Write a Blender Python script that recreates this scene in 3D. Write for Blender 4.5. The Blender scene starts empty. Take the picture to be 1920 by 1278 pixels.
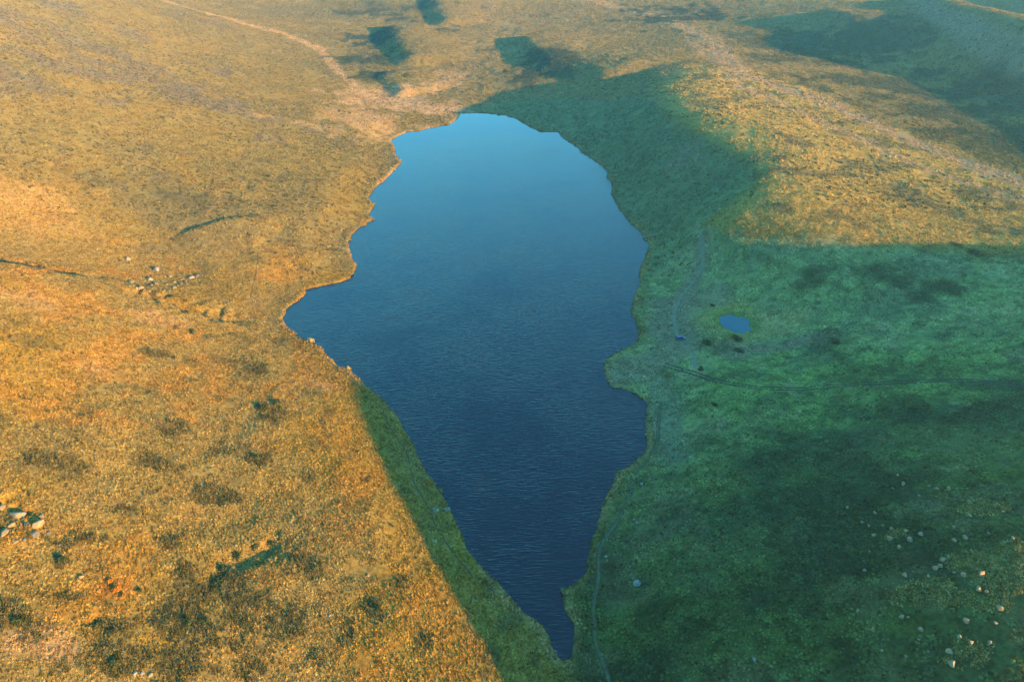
import bpy, bmesh, math, random
import numpy as np
from mathutils import Vector, Matrix, Euler
scene = bpy.context.scene
C = scene.collection
# ======================= camera =======================
CAM_H, PITCH, FPX = 165.0, math.radians(34.8), 1280.0
cam_data = bpy.data.cameras.new('camera')
cam = bpy.data.objects.new('camera', cam_data); C.objects.link(cam)
cam.location = (0, 0, CAM_H); cam.rotation_euler = (math.pi/2-PITCH, 0, 0)
cam_data.sensor_width = 36.0; cam_data.lens = 36.0*FPX/1920.0
cam_data.clip_start = 1.0; cam_data.clip_end = 30000.0
scene.camera = cam
# ======================= sky, sun, exposure =======================
SUN_AZ = math.atan2(-0.56, 0.83)     # horizontal direction towards the sun (from x axis)
SUN_EL = math.radians(10.0)
SKY_TINT = (.40, 1.03, 1.14)
world = bpy.data.worlds.new('World'); scene.world = world; world.use_nodes = True
wn = world.node_tree; wn.nodes.clear()
sky = wn.nodes.new('ShaderNodeTexSky'); sky.sky_type = 'NISHITA'; sky.sun_disc = False
sky.sun_elevation = SUN_EL; sky.sun_rotation = math.atan2(math.cos(SUN_AZ), math.sin(SUN_AZ))
sky.altitude = 400; sky.air_density = 1.4; sky.dust_density = 0.4; sky.ozone_density = 3.0
bg = wn.nodes.new('ShaderNodeBackground'); bg.inputs['Strength'].default_value = 0.145
wo = wn.nodes.new('ShaderNodeOutputWorld')
tint = wn.nodes.new('ShaderNodeVectorMath'); tint.operation = 'MULTIPLY'; tint.inputs[1].default_value = SKY_TINT   # one even cast over the whole sky
wn.links.new(sky.outputs[0], tint.inputs[0]); wn.links.new(tint.outputs[0], bg.inputs[0]); wn.links.new(bg.outputs[0], wo.inputs[0])
sun_data = bpy.data.lights.new('sun', 'SUN'); sun_data.energy = 4.9; sun_data.angle = math.radians(0.55)
sun_data.color = (1.0, 0.475, 0.085)
sun = bpy.data.objects.new('sun', sun_data); C.objects.link(sun)
SUN_DIR = Vector((math.cos(SUN_EL)*math.cos(SUN_AZ), math.cos(SUN_EL)*math.sin(SUN_AZ), math.sin(SUN_EL)))
sun.rotation_euler = (-SUN_DIR).to_track_quat('-Z', 'Y').to_euler(); sun.location = SUN_DIR*900
scene.view_settings.view_transform = 'Standard'; scene.view_settings.look = 'None'
scene.view_settings.gamma = 1.0; scene.view_settings.use_curve_mapping = False
scene.view_settings.exposure = 2.9
scene.cycles.volume_bounces = 0; scene.cycles.max_bounces = 5
HAZE_D, HAZE_G, HAZE_COL = .00015, .65, (.45, .82, 1.0)
# pixel of the photograph -> viewing ray / point on a level
CP, SP = math.cos(PITCH), math.sin(PITCH)
def ray(px, py):
    u, v = (px-960.0)/FPX, (py-639.0)/FPX
    return np.array([u, CP - v*SP, -SP - v*CP])
def at_z(px, py, z):
    d = ray(px, py); t = (z-CAM_H)/d[2]
    return np.array([d[0]*t, d[1]*t])

# ======================= the lie of the land =======================
LAKE_PX = [(863,213),(893,211.5),(920,213),(945,216),(965,222),(980,230),(992,238),(1013,247),(1045,248),(1055,259),(1073,270),(1093,287),(1117,303),(1140,322),
(1136,332),(1147,343),(1148,367),(1160,392),(1190,426),(1206,441),(1216,456),(1214,471),(1205,490),(1198,508),(1200,526),(1192,545),(1184,568),(1183,590),(1192,605),(1198,625),(1195,640),
(1175,652),(1150,663),(1136,676),(1132,692),(1135,708),(1140,719),(1149,725),(1171,731),(1192,739),(1207,749),(1213,758),(1210,771),(1209,786),(1210,805),(1213,827),(1213,844),(1203,854),(1187,866),(1173,877),
(1155,887),(1150,905),(1140,929),(1128,952),(1120,979),(1110,1012),(1105,1045),(1100,1072),(1083,1087),(1055,1105),(1052,1119),(1057,1139),(1068,1159),(1075,1172),(1073,1205),(1069,1238),
(1056,1238),(1046,1230),(1038,1219),(1033,1202),(1027,1185),(1013,1169),(987,1149),(960,1122),(940,1100),(917,1079),(893,1052),(873,1025),(860,989),(843,955),(827,919),(807,895),(792,872),(780,845),(765,815),(747,785),(732,765),(710,740),(685,720),(665,702),(652,692),
(638,687),(623,676),(611,664),(604,654),(591,647),(576,639),(564,633),(548,622),(535,608),(530,596),(536,582),(552,568),(570,556),(574,543),(600,537),(630,531),(655,523),(668,505),(668,495),(661,490),(658,470),(653,455),(660,440),(672,428),(690,418),(703,412),(690,405),(702,387),(690,370),(703,353),(730,330),(753,305),(740,288),(742,280),(733,262),(763,248),(787,245),(817,238),(847,232),(860,220)]
CTRL_PX = [  # (pixel x, pixel y, height above the lake)
# left spur and its slope to the lake
(0,505,36),(120,520,28),(230,552,19),(340,585,12),(430,610,6),(0,700,34),(250,700,20),(480,700,7.5),(0,1000,34),(280,1000,21),(560,1000,11),(720,1000,5),(0,1278,30),(350,1278,19),(700,1278,8.5),(900,1278,4),
# hollow with the boulders
(0,470,29),(120,490,20),(290,515,8),(420,560,4.5),(500,590,2.5),(450,480,7),(560,480,5),
# left slopes behind
(0,360,36),(200,380,22),(400,420,14),(560,350,11),(650,300,6),(0,200,52),(250,250,32),(450,250,20),(620,200,10),(0,80,68),(0,0,82),(250,100,44),(250,0,58),(450,100,24),(450,0,30),(600,110,12),(700,180,4),(780,200,2.5),(620,40,19),
# far end
(760,100,14),(760,0,27),(900,150,8),(900,60,18),(950,0,29),(1050,120,18),(1130,150,18),(1150,60,25),(1150,0,31),
# spur right of the lake
(1222,171,28),(1265,225,28),(1335,265,29),(1410,300,30),(1435,335,29.5),(1395,368,25),(1345,400,20),(1310,432,14.5),(1190,235,18),(1250,330,15),(1300,390,13),(1130,230,8.5),(1200,350,7),(1235,420,5.5),
(1300,120,31),(1400,200,31),(1500,170,32),(1380,80,33),(1600,250,31.5),(1760,300,30),(1920,345,28.5),(1500,345,29.5),(1600,345,28.5),(1750,380,27.5),(1920,430,26.5),(1450,410,25.5),(1700,440,25.5),
# valley behind the spur and the scarp beyond
(1600,150,27),(1700,180,26),(1850,220,26),(1920,270,27),(1450,90,31),(1560,110,29.5),(1430,55,34),(1580,32,43),(1620,50,43),(1740,60,44),(1790,77,44),(1860,97,44),(1920,114,44),(1640,95,32),(1720,108,33.5),(1840,150,30),(1920,180,30),(1350,30,32),(1600,5,45),(1700,20,47),(1760,10,50),(1830,45,51),(1880,74,51),(1925,97,50),(1880,10,32),(1920,45,32),(1800,-15,34),
# right meadow
(1270,480,5),(1400,480,14),(1600,520,20),(1920,500,26.5),(1250,560,3.5),(1378,607,5.0),(1275,632,3.5),(1600,620,15),(1900,620,25.5),(1180,690,1.6),(1350,720,6.5),(1600,730,17),(1900,730,28),(1270,820,4.5),(1450,830,13),(1700,850,24),(1900,880,32),
(1200,960,3),(1350,960,11),(1600,960,23),(1780,970,31.5),(1900,1000,36.3),(1180,1100,4),(1350,1100,13),(1600,1100,24),(1800,1080,33.3),(1900,1130,36.2),(1110,1278,2),(1300,1278,12),(1500,1278,19),(1700,1278,26.5),(1900,1278,33),
]
CTRL_W = [  # off-frame ground in metres
(-260,60,34),(-420,200,50),(-200,-60,36),(-60,-60,14),(0,20,3),(60,-40,14),(120,-60,22),(30,-200,30),(-250,-300,70),(0,-500,90),
(80,45,21),(115,62,31),(150,40,29),(150,85,36.5),(200,90,45),(245,140,53),(285,185,54),(330,165,58),(335,215,44),(350,255,31),(250,0,42),(330,80,56),(420,150,62),(385,250,40),(420,300,52),(450,340,55.5),(490,390,61),(545,440,67),(300,-150,70),(550,0,80),(550,300,74),
(620,520,84),(750,700,80),(700,1000,110),(400,1300,120),(0,1400,110),(-500,1200,140),(-700,700,140),(-700,200,90),(-500,-200,90),(1200,200,110),(1200,1200,140),(-1300,500,160),(0,2200,150),(-1300,2000,190),(1300,2200,180),(0,-1200,110),(1200,-900,120),(-1200,-900,130),
]
# low banks whose steep side looks away from the sun: pixel line, base z, height, width of the steep side, length of the gentle side
BANKS = [
 ([(-60,470),(0,486),(60,500),(150,512),(230,543),(300,570),(370,588),(440,603)],[34,33,30,25,19,14,10,6], 2.0, 8, 26),
 ([(318,447),(370,436),(430,427),(490,423),(535,426)],[14,13,11,9,8], 2.2, 7, 22),
 ([(560,1032),(575,1060),(580,1080)],[13,13,13], 0.9, 2.5, 6),
 ([(1290,470),(1310,436),(1345,402),(1400,368),(1440,330),(1410,298),(1335,265),(1265,225),(1222,170),(1215,140)],[9,16,23,28,34,35,34,33,33,33], 4.8, 26, 70),
 ([(1990,130),(1920,113),(1860,95),(1790,75),(1740,58),(1660,52),(1605,46),(1585,30),(1560,5)],[46,46,46,46,46,46,46,46,46], 8, 26, 55),
 ([(785,122),(765,95),(745,70),(735,45)],[13,15,17,20], 7, 24, 45),
 ([(850,45),(830,20),(815,-5)],[22,25,28], 6, 26, 45),
 ([(770,170),(745,150),(720,128)],[8,10,12], 4, 16, 35),
 ([(1690,-20),(1760,8),(1830,43),(1880,72),(1940,98),(2000,120)],[48,50,52,52,50,48], 8, 40, 25),
 ([(1160,158),(1110,128),(1040,110),(1000,76),(985,50)],[18,21,24,26,28], 6.5, 18, 60),
]
# incised gullies: pixel line, base z, depth, half width
GULLIES = [
 ([(-80,455),(-20,474),(50,492),(110,501),(160,508),(205,520)],[37,35,31,28,25,22], 3.6, 6.0),
 ([(215,528),(258,548),(300,562),(350,577),(400,589),(450,598),(485,602)],[18,15.5,13,10.5,7,4,3], 4.6, 5.2),
 ([(385,1125),(402,1085),(425,1055),(465,1035),(510,1016),(548,998)],[17,17,16,16,15,14], 1.35, 2.6),
 ([(560,1030),(575,1058),(582,1085)],[13,13,13], 1.0, 1.6),
 ([(-10,940),(20,950),(60,965)],[33,33,32], 1.6, 2.5),
 ([(170,1162),(195,1172),(215,1182)],[25,25,24], 1.2, 1.8),
]
def seg_dist(X, Y, poly, closed):
    """distance, signed side, parameter along polyline"""
    n = len(poly); best = np.full(X.shape, 1e18); side = np.zeros(X.shape); par = np.zeros(X.shape)
    m = n if closed else n-1
    for i in range(m):
        ax, ay = poly[i]; bx, by = poly[(i+1) % n]
        dx, dy = bx-ax, by-ay; L2 = dx*dx+dy*dy+1e-9
        t = np.clip(((X-ax)*dx+(Y-ay)*dy)/L2, 0, 1)
        qx, qy = X-ax-t*dx, Y-ay-t*dy
        d2 = qx*qx+qy*qy; w = d2 < best
        best = np.where(w, d2, best)
        side = np.where(w, np.sign(dx*qy-dy*qx), side); par = np.where(w, (i+t)/m, par)
    return np.sqrt(best), side, par
def inside(X, Y, poly):
    r = np.zeros(X.shape, bool); n = len(poly)
    for i in range(n):
        ax, ay = poly[i]; bx, by = poly[(i+1) % n]
        if ay == by: continue
        c = ((ay > Y) != (by > Y)) & (X < (bx-ax)*(Y-ay)/(by-ay)+ax)
        r ^= c
    return r
def sm(a, b, x):
    t = np.clip((x-a)/(b-a), 0, 1); return t*t*(3-2*t)
def hash2(i, j, s):
    h = (i.astype(np.int64)*374761393 + j.astype(np.int64)*668265263 + s*982451653) & 0xffffffff
    h = ((h ^ (h >> 13))*1274126177) & 0xffffffff
    return ((h ^ (h >> 16)) & 0xffff)/65535.0
def vnoise(X, Y, s=0):
    i, j = np.floor(X), np.floor(Y); fx, fy = X-i, Y-j
    fx, fy = fx*fx*(3-2*fx), fy*fy*(3-2*fy)
    a, b, c, d = hash2(i,j,s), hash2(i+1,j,s), hash2(i,j+1,s), hash2(i+1,j+1,s)
    return (a+(b-a)*fx)*(1-fy)+(c+(d-c)*fx)*fy
def fbm(X, Y, s=0, o=4):
    r = 0; a = 0.5; t = 0
    for k in range(o):
        r = r+a*vnoise(X, Y, s+k*17); t += a; a *= .5; X, Y = X*2.03+3.1, Y*2.03+7.7
    return r/t
LAKE = [tuple(at_z(x, y, 0)) for x, y in LAKE_PX]
POND_Z = 5.0
POND_C = at_z(1378, 607, POND_Z)
POND_R = (7.6, 8.4)
_pts = np.array([list(at_z(x, y, z))+[z] for x, y, z in CTRL_PX] + [list(p) for p in CTRL_W])
def _tps(r2): return 0.5*r2*np.log(r2+1e-9)
def _fit():
    P = _pts[:, :2]/100.0; n = len(P)
    A = np.zeros((n+3, n+3))
    D = ((P[:, None]-P[None])**2).sum(-1)
    A[:n, :n] = _tps(D) + np.eye(n)*0.02
    A[:n, n] = 1; A[:n, n+1:] = P; A[n:, :n] = A[:n, n:].T
    b = np.zeros(n+3); b[:n] = _pts[:, 2]
    return np.linalg.solve(A, b)
_w = _fit()
def base(X, Y):
    n = len(_pts); x, y = X/100.0, Y/100.0
    z = _w[n]+_w[n+1]*x+_w[n+2]*y
    for k in range(n):
        z = z+_w[k]*_tps((x-_pts[k,0]/100)**2+(y-_pts[k,1]/100)**2)
    return z
BANK_W = [([tuple(at_z(x, y, z)) for (x, y), z in zip(l, zs)], h, w, g) for l, zs, h, w, g in BANKS]
GULLY_W = [([tuple(at_z(x, y, z)) for (x, y), z in zip(l, zs)], h, w) for l, zs, h, w in GULLIES]
def height(X, Y, fine=True):
    sh = X.shape; X = X.ravel().astype(float); Y = Y.ravel().astype(float)
    r = np.hypot(X, Y)
    z = base(X, Y)
    far = sm(1500, 2600, r)
    z = z*(1-far) + far*(120+60*fbm(X/900, Y/900, 5, 3))
    for l, h, w, g in BANK_W:
        l = np.array(l); lo = l.min(0)-200; hi = l.max(0)+200
        m = (X > lo[0]) & (X < hi[0]) & (Y > lo[1]) & (Y < hi[1])
        if not m.any(): continue
        d, s, p = seg_dist(X[m], Y[m], [tuple(q) for q in l], False)
        # shaded side: further along (-sun) direction; line runs left->right in the picture so 'left of line' is away from camera
        sd = d*s
        prof = np.where(sd > 0, 1-sm(0, w, sd), np.exp(-(-sd/g)**2))
        tap = sm(0, .25, p)*sm(0, .25, 1-p) if h < 3 else sm(0, .12, p)*sm(0, .18, 1-p)
        z[m] += h*prof*tap
    for l, h, w in GULLY_W:
        l = np.array(l); lo = l.min(0)-30; hi = l.max(0)+30
        m = (X > lo[0]) & (X < hi[0]) & (Y > lo[1]) & (Y < hi[1])
        if not m.any(): continue
        d, s, p = seg_dist(X[m], Y[m], [tuple(q) for q in l], False)
        d = d+(fbm(X[m]/6, Y[m]/6, 91, 2)-.5)*w*.9+(fbm(X[m]/2.2, Y[m]/2.2, 95, 2)-.5)*min(w, 3.2)*1.5
        z[m] -= h*np.exp(-np.clip(d, 0, None)**2/(w*w*.8))*sm(0, .15, p)*sm(0, .3, 1-p)
    z += sm(3, 60, z)*((fbm(X/70, Y/70, 11, 3)-.5)*3.2*sm(0, 25, z)) if fine else 0
    if fine:
        z += sm(0.5, 6, z)*((fbm(X/14, Y/14, 31, 3)-.5)*1.3+(fbm(X/5, Y/5, 37, 2)-.5)*.5)
    # pond hollow
    dp = np.hypot((X-POND_C[0])/POND_R[0], (Y-POND_C[1])/POND_R[1])+(fbm(X/3.5, Y/3.5, 71, 3)-.5)*.5
    w = 1-sm(1.5, 4.0, dp)
    z = z*(1-w)+w*(POND_Z+.25*sm(.95, 1.5, dp)+.1-.9*(1-sm(.55, 1.12, dp)))
    # lake basin
    lx = np.array(LAKE)
    m = (X > lx[:,0].min()-70) & (X < lx[:,0].max()+70) & (Y > lx[:,1].min()-70) & (Y < lx[:,1].max()+70)
    d = np.full(X.shape, 99.0)
    dd, _, _ = seg_dist(X[m], Y[m], LAKE, True)
    dd = np.where(inside(X[m], Y[m], LAKE), -dd, dd)
    d[m] = dd+(fbm(X[m]/3.5, Y[m]/3.5, 61, 3)-.5)*1.6
    zz = np.maximum(z, 0.8)
    land = 0.6*sm(0, 1.1, d) + np.minimum(zz, 0.25+0.6*d)*sm(0, 26, d)
    z = np.where(d > 0, np.where(d < 60, land + (zz-land)*sm(26, 60, d), zz), np.maximum(-3.0, 0.5*d-0.02))
    return z.reshape(sh), d.reshape(sh)

# ======================= helpers =======================
def axis(lo_far, lo, hi, hi_far, step, mid_lo, mid_hi, mid_step):
    a = list(np.arange(lo, hi, step))
    x = a[-1]; s = mid_step
    up = []
    while x < hi_far:
        if x > mid_hi: s *= 1.09
        x += s; up.append(x)
    x = a[0]; s = mid_step; dn = []
    while x > lo_far:
        if x < mid_lo: s *= 1.09
        x -= s; dn.append(x)
    return np.array(dn[::-1]+a+up)
GXA = axis(-6000, -185, 240, 6000, 0.9, -480, 480, 2.2)
GYA = axis(-3000, 72, 330, 9000, 0.9, 30, 820, 1.9)
GX, GY = np.meshgrid(GXA, GYA)
GZ, GD = height(GX, GY)
def sample(A, x, y):
    i = np.clip(np.searchsorted(GXA, x)-1, 0, len(GXA)-2); j = np.clip(np.searchsorted(GYA, y)-1, 0, len(GYA)-2)
    a = (x-GXA[i])/(GXA[i+1]-GXA[i]); b = (y-GYA[j])/(GYA[j+1]-GYA[j])
    if A.ndim == 3: a = np.asarray(a)[..., None]; b = np.asarray(b)[..., None]
    return (A[j, i]*(1-a)+A[j, i+1]*a)*(1-b)+(A[j+1, i]*(1-a)+A[j+1, i+1]*a)*b
def ground(px, py):
    """the point of the terrain seen at a pixel of the photograph"""
    d = ray(px, py); t = 40.0
    for k in range(4000):
        z = CAM_H+d[2]*t; h = max(0.0, float(sample(GZ, d[0]*t, d[1]*t)))
        if z-h < 0.03: break
        t += max(0.04, (z-h)*0.35)
        if t > 8000: break
    return np.array([d[0]*t, d[1]*t, float(sample(GZ, d[0]*t, d[1]*t))])
def gline(pts): return [tuple(ground(x, y)[:2]) for x, y in pts]
def project(x, y, z):
    dy, dz = y, z-CAM_H
    depth = dy*CP-dz*SP
    return 960+FPX*x/depth, 639+FPX*(-(dy*SP+dz*CP))/depth, depth
def smooth_line(pts, n=6):
    P = [np.array(p, float) for p in pts]; P = [2*P[0]-P[1]]+P+[2*P[-1]-P[-2]]; out = []
    for i in range(1, len(P)-2):
        for k in range(n):
            t = k/n
            out.append(tuple(0.5*((2*P[i])+(-P[i-1]+P[i+1])*t+(2*P[i-1]-5*P[i]+4*P[i+1]-P[i+2])*t*t+(-P[i-1]+3*P[i]-3*P[i+1]+P[i+2])*t**3)))
    out.append(tuple(P[-2])); return out
def mesh_obj(name, verts, faces, mat=None, parent=None, smooth=False):
    me = bpy.data.meshes.new(name); me.from_pydata([tuple(v) for v in verts], [], faces); me.update()
    if smooth: me.polygons.foreach_set('use_smooth', [True]*len(me.polygons))
    o = bpy.data.objects.new(name, me); C.objects.link(o)
    if mat: me.materials.append(mat)
    if parent: o.parent = parent
    return o
def tag(o, label=None, category=None, group=None, kind=None):
    if label: o['label'] = label
    if category: o['category'] = category
    if group: o['group'] = group
    if kind: o['kind'] = kind
    return o
def empty(name, loc=(0, 0, 0), rz=0.0):
    o = bpy.data.objects.new(name, None); C.objects.link(o); o.empty_display_size = 0.3
    o.location = loc; o.rotation_euler = (0, 0, rz); return o
# ---- materials ----
ALB = .5      # colours below are noted as they look in the picture's bright exposure; real albedo is half
def new_mat(name):
    m = bpy.data.materials.new(name); m.use_nodes = True; nt = m.node_tree; nt.nodes.clear()
    out = nt.nodes.new('ShaderNodeOutputMaterial'); return m, nt, out
def nd(nt, typ, **kw):
    n = nt.nodes.new(typ)
    for k, v in kw.items():
        if k in ('operation', 'blend_type', 'data_type', 'attribute_name', 'attribute_type', 'noise_dimensions', 'wave_type', 'bands_direction', 'wave_profile', 'feature', 'distribution'): setattr(n, k, v)
        else: n.inputs[k].default_value = v
    return n
def math_n(nt, op, a, b=None):
    n = nt.nodes.new('ShaderNodeMath'); n.operation = op
    for i, v in enumerate((a, b)):
        if v is None: continue
        if isinstance(v, (int, float)): n.inputs[i].default_value = v
        else: nt.links.new(v, n.inputs[i])
    return n.outputs[0]
def scale_col(nt, col, fac):
    n = nt.nodes.new('ShaderNodeVectorMath'); n.operation = 'SCALE'
    nt.links.new(col, n.inputs[0]); nt.links.new(fac, n.inputs['Scale']); return n.outputs[0]
def ramp(nt, fac, lo, hi, a=0.0, b=1.0):
    n = nt.nodes.new('ShaderNodeMapRange'); n.inputs['From Min'].default_value = a; n.inputs['From Max'].default_value = b
    n.inputs['To Min'].default_value = lo; n.inputs['To Max'].default_value = hi
    nt.links.new(fac, n.inputs['Value']); return n.outputs[0]
def noise(nt, vec, scale, detail=2.0, rough=0.55):
    n = nt.nodes.new('ShaderNodeTexNoise'); n.inputs['Scale'].default_value = scale
    n.inputs['Detail'].default_value = detail; n.inputs['Roughness'].default_value = rough
    if vec is not None: nt.links.new(vec, n.inputs['Vector'])
    return n.outputs['Fac']
def mixc(nt, fac, a, b):
    n = nt.nodes.new('ShaderNodeMix'); n.data_type = 'RGBA'
    if isinstance(fac, float): n.inputs[0].default_value = fac
    else: nt.links.new(fac, n.inputs[0])
    for s, v in ((n.inputs[6], a), (n.inputs[7], b)):
        if isinstance(v, tuple): s.default_value = (*v, 1)
        else: nt.links.new(v, s)
    return n.outputs[2]
def ground_material():
    m, nt, out = new_mat('grassland_soil')
    pos = nt.nodes.new('ShaderNodeNewGeometry').outputs['Position']
    col = nd(nt, 'ShaderNodeAttribute', attribute_name='gcol').outputs['Color']
    f1 = ramp(nt, noise(nt, pos, 0.9, 3, .65), .42, 1.2, .25, .75)
    f2 = ramp(nt, noise(nt, pos, 0.12, 3, .6), .8, 1.2, .3, .7)
    c = scale_col(nt, col, math_n(nt, 'MULTIPLY', f1, f2))
    hue = ramp(nt, noise(nt, pos, .33, 2), 0, .5, .45, .7)
    warm = nt.nodes.new('ShaderNodeVectorMath'); warm.operation = 'MULTIPLY'; nt.links.new(c, warm.inputs[0]); warm.inputs[1].default_value = (1.10, .97, .78)
    c = mixc(nt, hue, c, warm.outputs[0])
    b = nt.nodes.new('ShaderNodeBsdfDiffuse'); nt.links.new(c, b.inputs['Color']); b.inputs['Roughness'].default_value = .6
    bump = nt.nodes.new('ShaderNodeBump'); bump.inputs['Strength'].default_value = .55; bump.inputs['Distance'].default_value = .35
    nt.links.new(noise(nt, pos, 1.1, 4, .7), bump.inputs['Height']); nt.links.new(bump.outputs[0], b.inputs['Normal'])
    nt.links.new(b.outputs[0], out.inputs[0]); return m
def tuft_material(name, attr_type='INSTANCER', base=None, vary=1.0):
    m, nt, out = new_mat(name)
    pos = nt.nodes.new('ShaderNodeNewGeometry').outputs['Position']
    if base is None:
        col = nd(nt, 'ShaderNodeAttribute', attribute_name='gcol', attribute_type=attr_type).outputs['Color']
    else:
        r = nt.nodes.new('ShaderNodeRGB'); r.outputs[0].default_value = (*[q*ALB for q in base], 1); col = r.outputs[0]
    v = nd(nt, 'ShaderNodeAttribute', attribute_name='vary', attribute_type='GEOMETRY').outputs['Fac']
    f = math_n(nt, 'MULTIPLY', ramp(nt, v, 1-vary*.6, 1+vary*.6), ramp(nt, noise(nt, pos, .5, 3), .7, 1.3, .3, .7))
    c = scale_col(nt, col, f)
    hue = ramp(nt, noise(nt, pos, .8, 2), 0, .7, .42, .65)
    warm = nt.nodes.new('ShaderNodeVectorMath'); warm.operation = 'MULTIPLY'; nt.links.new(c, warm.inputs[0]); warm.inputs[1].default_value = (1.12, .96, .75)
    c = mixc(nt, hue, c, warm.outputs[0])
    b = nt.nodes.new('ShaderNodeBsdfDiffuse'); nt.links.new(c, b.inputs['Color'])
    nt.links.new(b.outputs[0], out.inputs[0]); return m
def plain_material(name, base, var=.3, scale=3.0, rough=.9, bump=.4, spec=.2, object_space=True):
    m, nt, out = new_mat(name)
    tc = nt.nodes.new('ShaderNodeTexCoord'); vec = tc.outputs['Object' if object_space else 'Generated']
    n1 = noise(nt, vec, scale, 4, .6)
    r = nt.nodes.new('ShaderNodeRGB'); r.outputs[0].default_value = (*[q*ALB for q in base], 1)
    c = scale_col(nt, r.outputs[0], ramp(nt, n1, 1-var, 1+var, .25, .75))
    b = nt.nodes.new('ShaderNodeBsdfPrincipled'); nt.links.new(c, b.inputs['Base Color']); b.inputs['Roughness'].default_value = rough
    b.inputs['Specular IOR Level'].default_value = spec
    if bump:
        bp = nt.nodes.new('ShaderNodeBump'); bp.inputs['Strength'].default_value = bump; bp.inputs['Distance'].default_value = .1
        nt.links.new(n1, bp.inputs['Height']); nt.links.new(bp.outputs[0], b.inputs['Normal'])
    nt.links.new(b.outputs[0], out.inputs[0]); return m
def rock_material(name, base, lichen):
    m, nt, out = new_mat(name)
    vec = nt.nodes.new('ShaderNodeTexCoord').outputs['Object']
    c = mixc(nt, ramp(nt, noise(nt, vec, 2.2, 4, .65), 0, 1, .42, .62), tuple(q*ALB for q in base), tuple(q*ALB for q in lichen))
    c = scale_col(nt, c, ramp(nt, noise(nt, vec, 6, 3), .75, 1.25, .3, .7))
    b = nt.nodes.new('ShaderNodeBsdfPrincipled'); nt.links.new(c, b.inputs['Base Color']); b.inputs['Roughness'].default_value = .9
    b.inputs['Specular IOR Level'].default_value = .25
    bp = nt.nodes.new('ShaderNodeBump'); bp.inputs['Strength'].default_value = .6; bp.inputs['Distance'].default_value = .08
    nt.links.new(noise(nt, vec, 5, 5, .65), bp.inputs['Height']); nt.links.new(bp.outputs[0], b.inputs['Normal'])
    nt.links.new(b.outputs[0], out.inputs[0]); return m
def water_material(name, deep, ripple=1.0):
    m, nt, out = new_mat(name)
    pos = nt.nodes.new('ShaderNodeNewGeometry').outputs['Position']
    mp = nt.nodes.new('ShaderNodeMapping'); mp.inputs['Scale'].default_value = (.16, 1.0, 1.0); mp.inputs['Rotation'].default_value = (0, 0, math.radians(-3))
    nt.links.new(pos, mp.inputs['Vector'])
    n1 = noise(nt, mp.outputs[0], 1.7, 2, .5)                      # crests running across the lake
    n2 = noise(nt, pos, .9, 2, .5)
    w = math_n(nt, 'ADD', n1, math_n(nt, 'MULTIPLY', n2, .25))
    # the wind does not reach the far end: the ripples die out beyond y = 480 m
    sep = nt.nodes.new('ShaderNodeSeparateXYZ'); nt.links.new(pos, sep.inputs[0])
    yy = math_n(nt, 'ADD', sep.outputs['Y'], math_n(nt, 'MULTIPLY', noise(nt, pos, .02, 2), 40.0))
    xx = math_n(nt, 'MAXIMUM', math_n(nt, 'MULTIPLY', sep.outputs['X'], .8), math_n(nt, 'MULTIPLY', sep.outputs['X'], -.3))
    calm = nt.nodes.new('ShaderNodeMapRange'); calm.interpolation_type = 'SMOOTHSTEP'
    calm.inputs['From Min'].default_value = CALM_Y; calm.inputs['From Max'].default_value = CALM_Y+20; calm.inputs['To Min'].default_value = 1; calm.inputs['To Max'].default_value = 0
    nt.links.new(math_n(nt, 'ADD', yy, xx), calm.inputs['Value'])
    bump = nt.nodes.new('ShaderNodeBump'); bump.inputs['Distance'].default_value = .5
    lee = nt.nodes.new('ShaderNodeMapRange'); lee.inputs['From Min'].default_value = 120; lee.inputs['From Max'].default_value = 420; lee.inputs['To Min'].default_value = 1; lee.inputs['To Max'].default_value = .38; nt.links.new(sep.outputs['Y'], lee.inputs['Value'])
    gust = ramp(nt, noise(nt, pos, .03, 3), .7, 1.3, .35, .65)
    nt.links.new(math_n(nt, 'MULTIPLY', math_n(nt, 'MULTIPLY', ramp(nt, calm.outputs[0], .04, .55*ripple), lee.outputs[0]), gust), bump.inputs['Strength']); nt.links.new(w, bump.inputs['Height'])
    b = nt.nodes.new('ShaderNodeBsdfPrincipled')
    b.inputs['Base Color'].default_value = (*deep, 1); b.inputs['IOR'].default_value = 1.333
    nt.links.new(ramp(nt, calm.outputs[0], .03, .12), b.inputs['Roughness'])
    nt.links.new(bump.outputs[0], b.inputs['Normal'])
    nt.links.new(b.outputs[0], out.inputs[0]); return m
CALM_Y = 524.0

# ======================= what colour the ground has =======================
def bl(col, m, c):
    m = m[..., None]; col[...] = col*(1-m)+np.array(c)*m
N1 = fbm(GX/55, GY/55, 3, 4); N2 = fbm(GX/16, GY/16, 41, 4); N3 = fbm(GX/6, GY/6, 77, 3); N4 = fbm(GX/28+9, GY/28, 101, 3)
COL = np.empty(GX.shape+(3,)); COL[...] = (.328, .233, .050)
bl(COL, sm(.40, .62, N1), (.28, .225, .075))                     # more olive stands
bl(COL, sm(.52, .70, N2)*.55, (.39, .22, .045))                # orange herb stands
bl(COL, sm(.60, .72, N4)*.55, (.36, .255, .075))                 # pale dry grass
bl(COL, sm(.60, .70, N3)*.6*sm(.45, .6, N4), (.10, .11, .05))  # dark low shrubs
rr = np.hypot(GX, GY)
farw = sm(260, 420, rr)
bl(COL, farw*sm(.50, .66, fbm(GX/40+3, GY/26, 55, 4))*.75, (.15, .15, .095))
bl(COL, .8*sm(230, 450, rr)*sm(-60, 60, GY-300), (.185, .170, .062))
bl(COL, .7*sm(380, 470, GY)*sm(-120, 0, GX), (.30, .235, .095))  # brighter tone makes up for weak sun on this far ground
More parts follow.
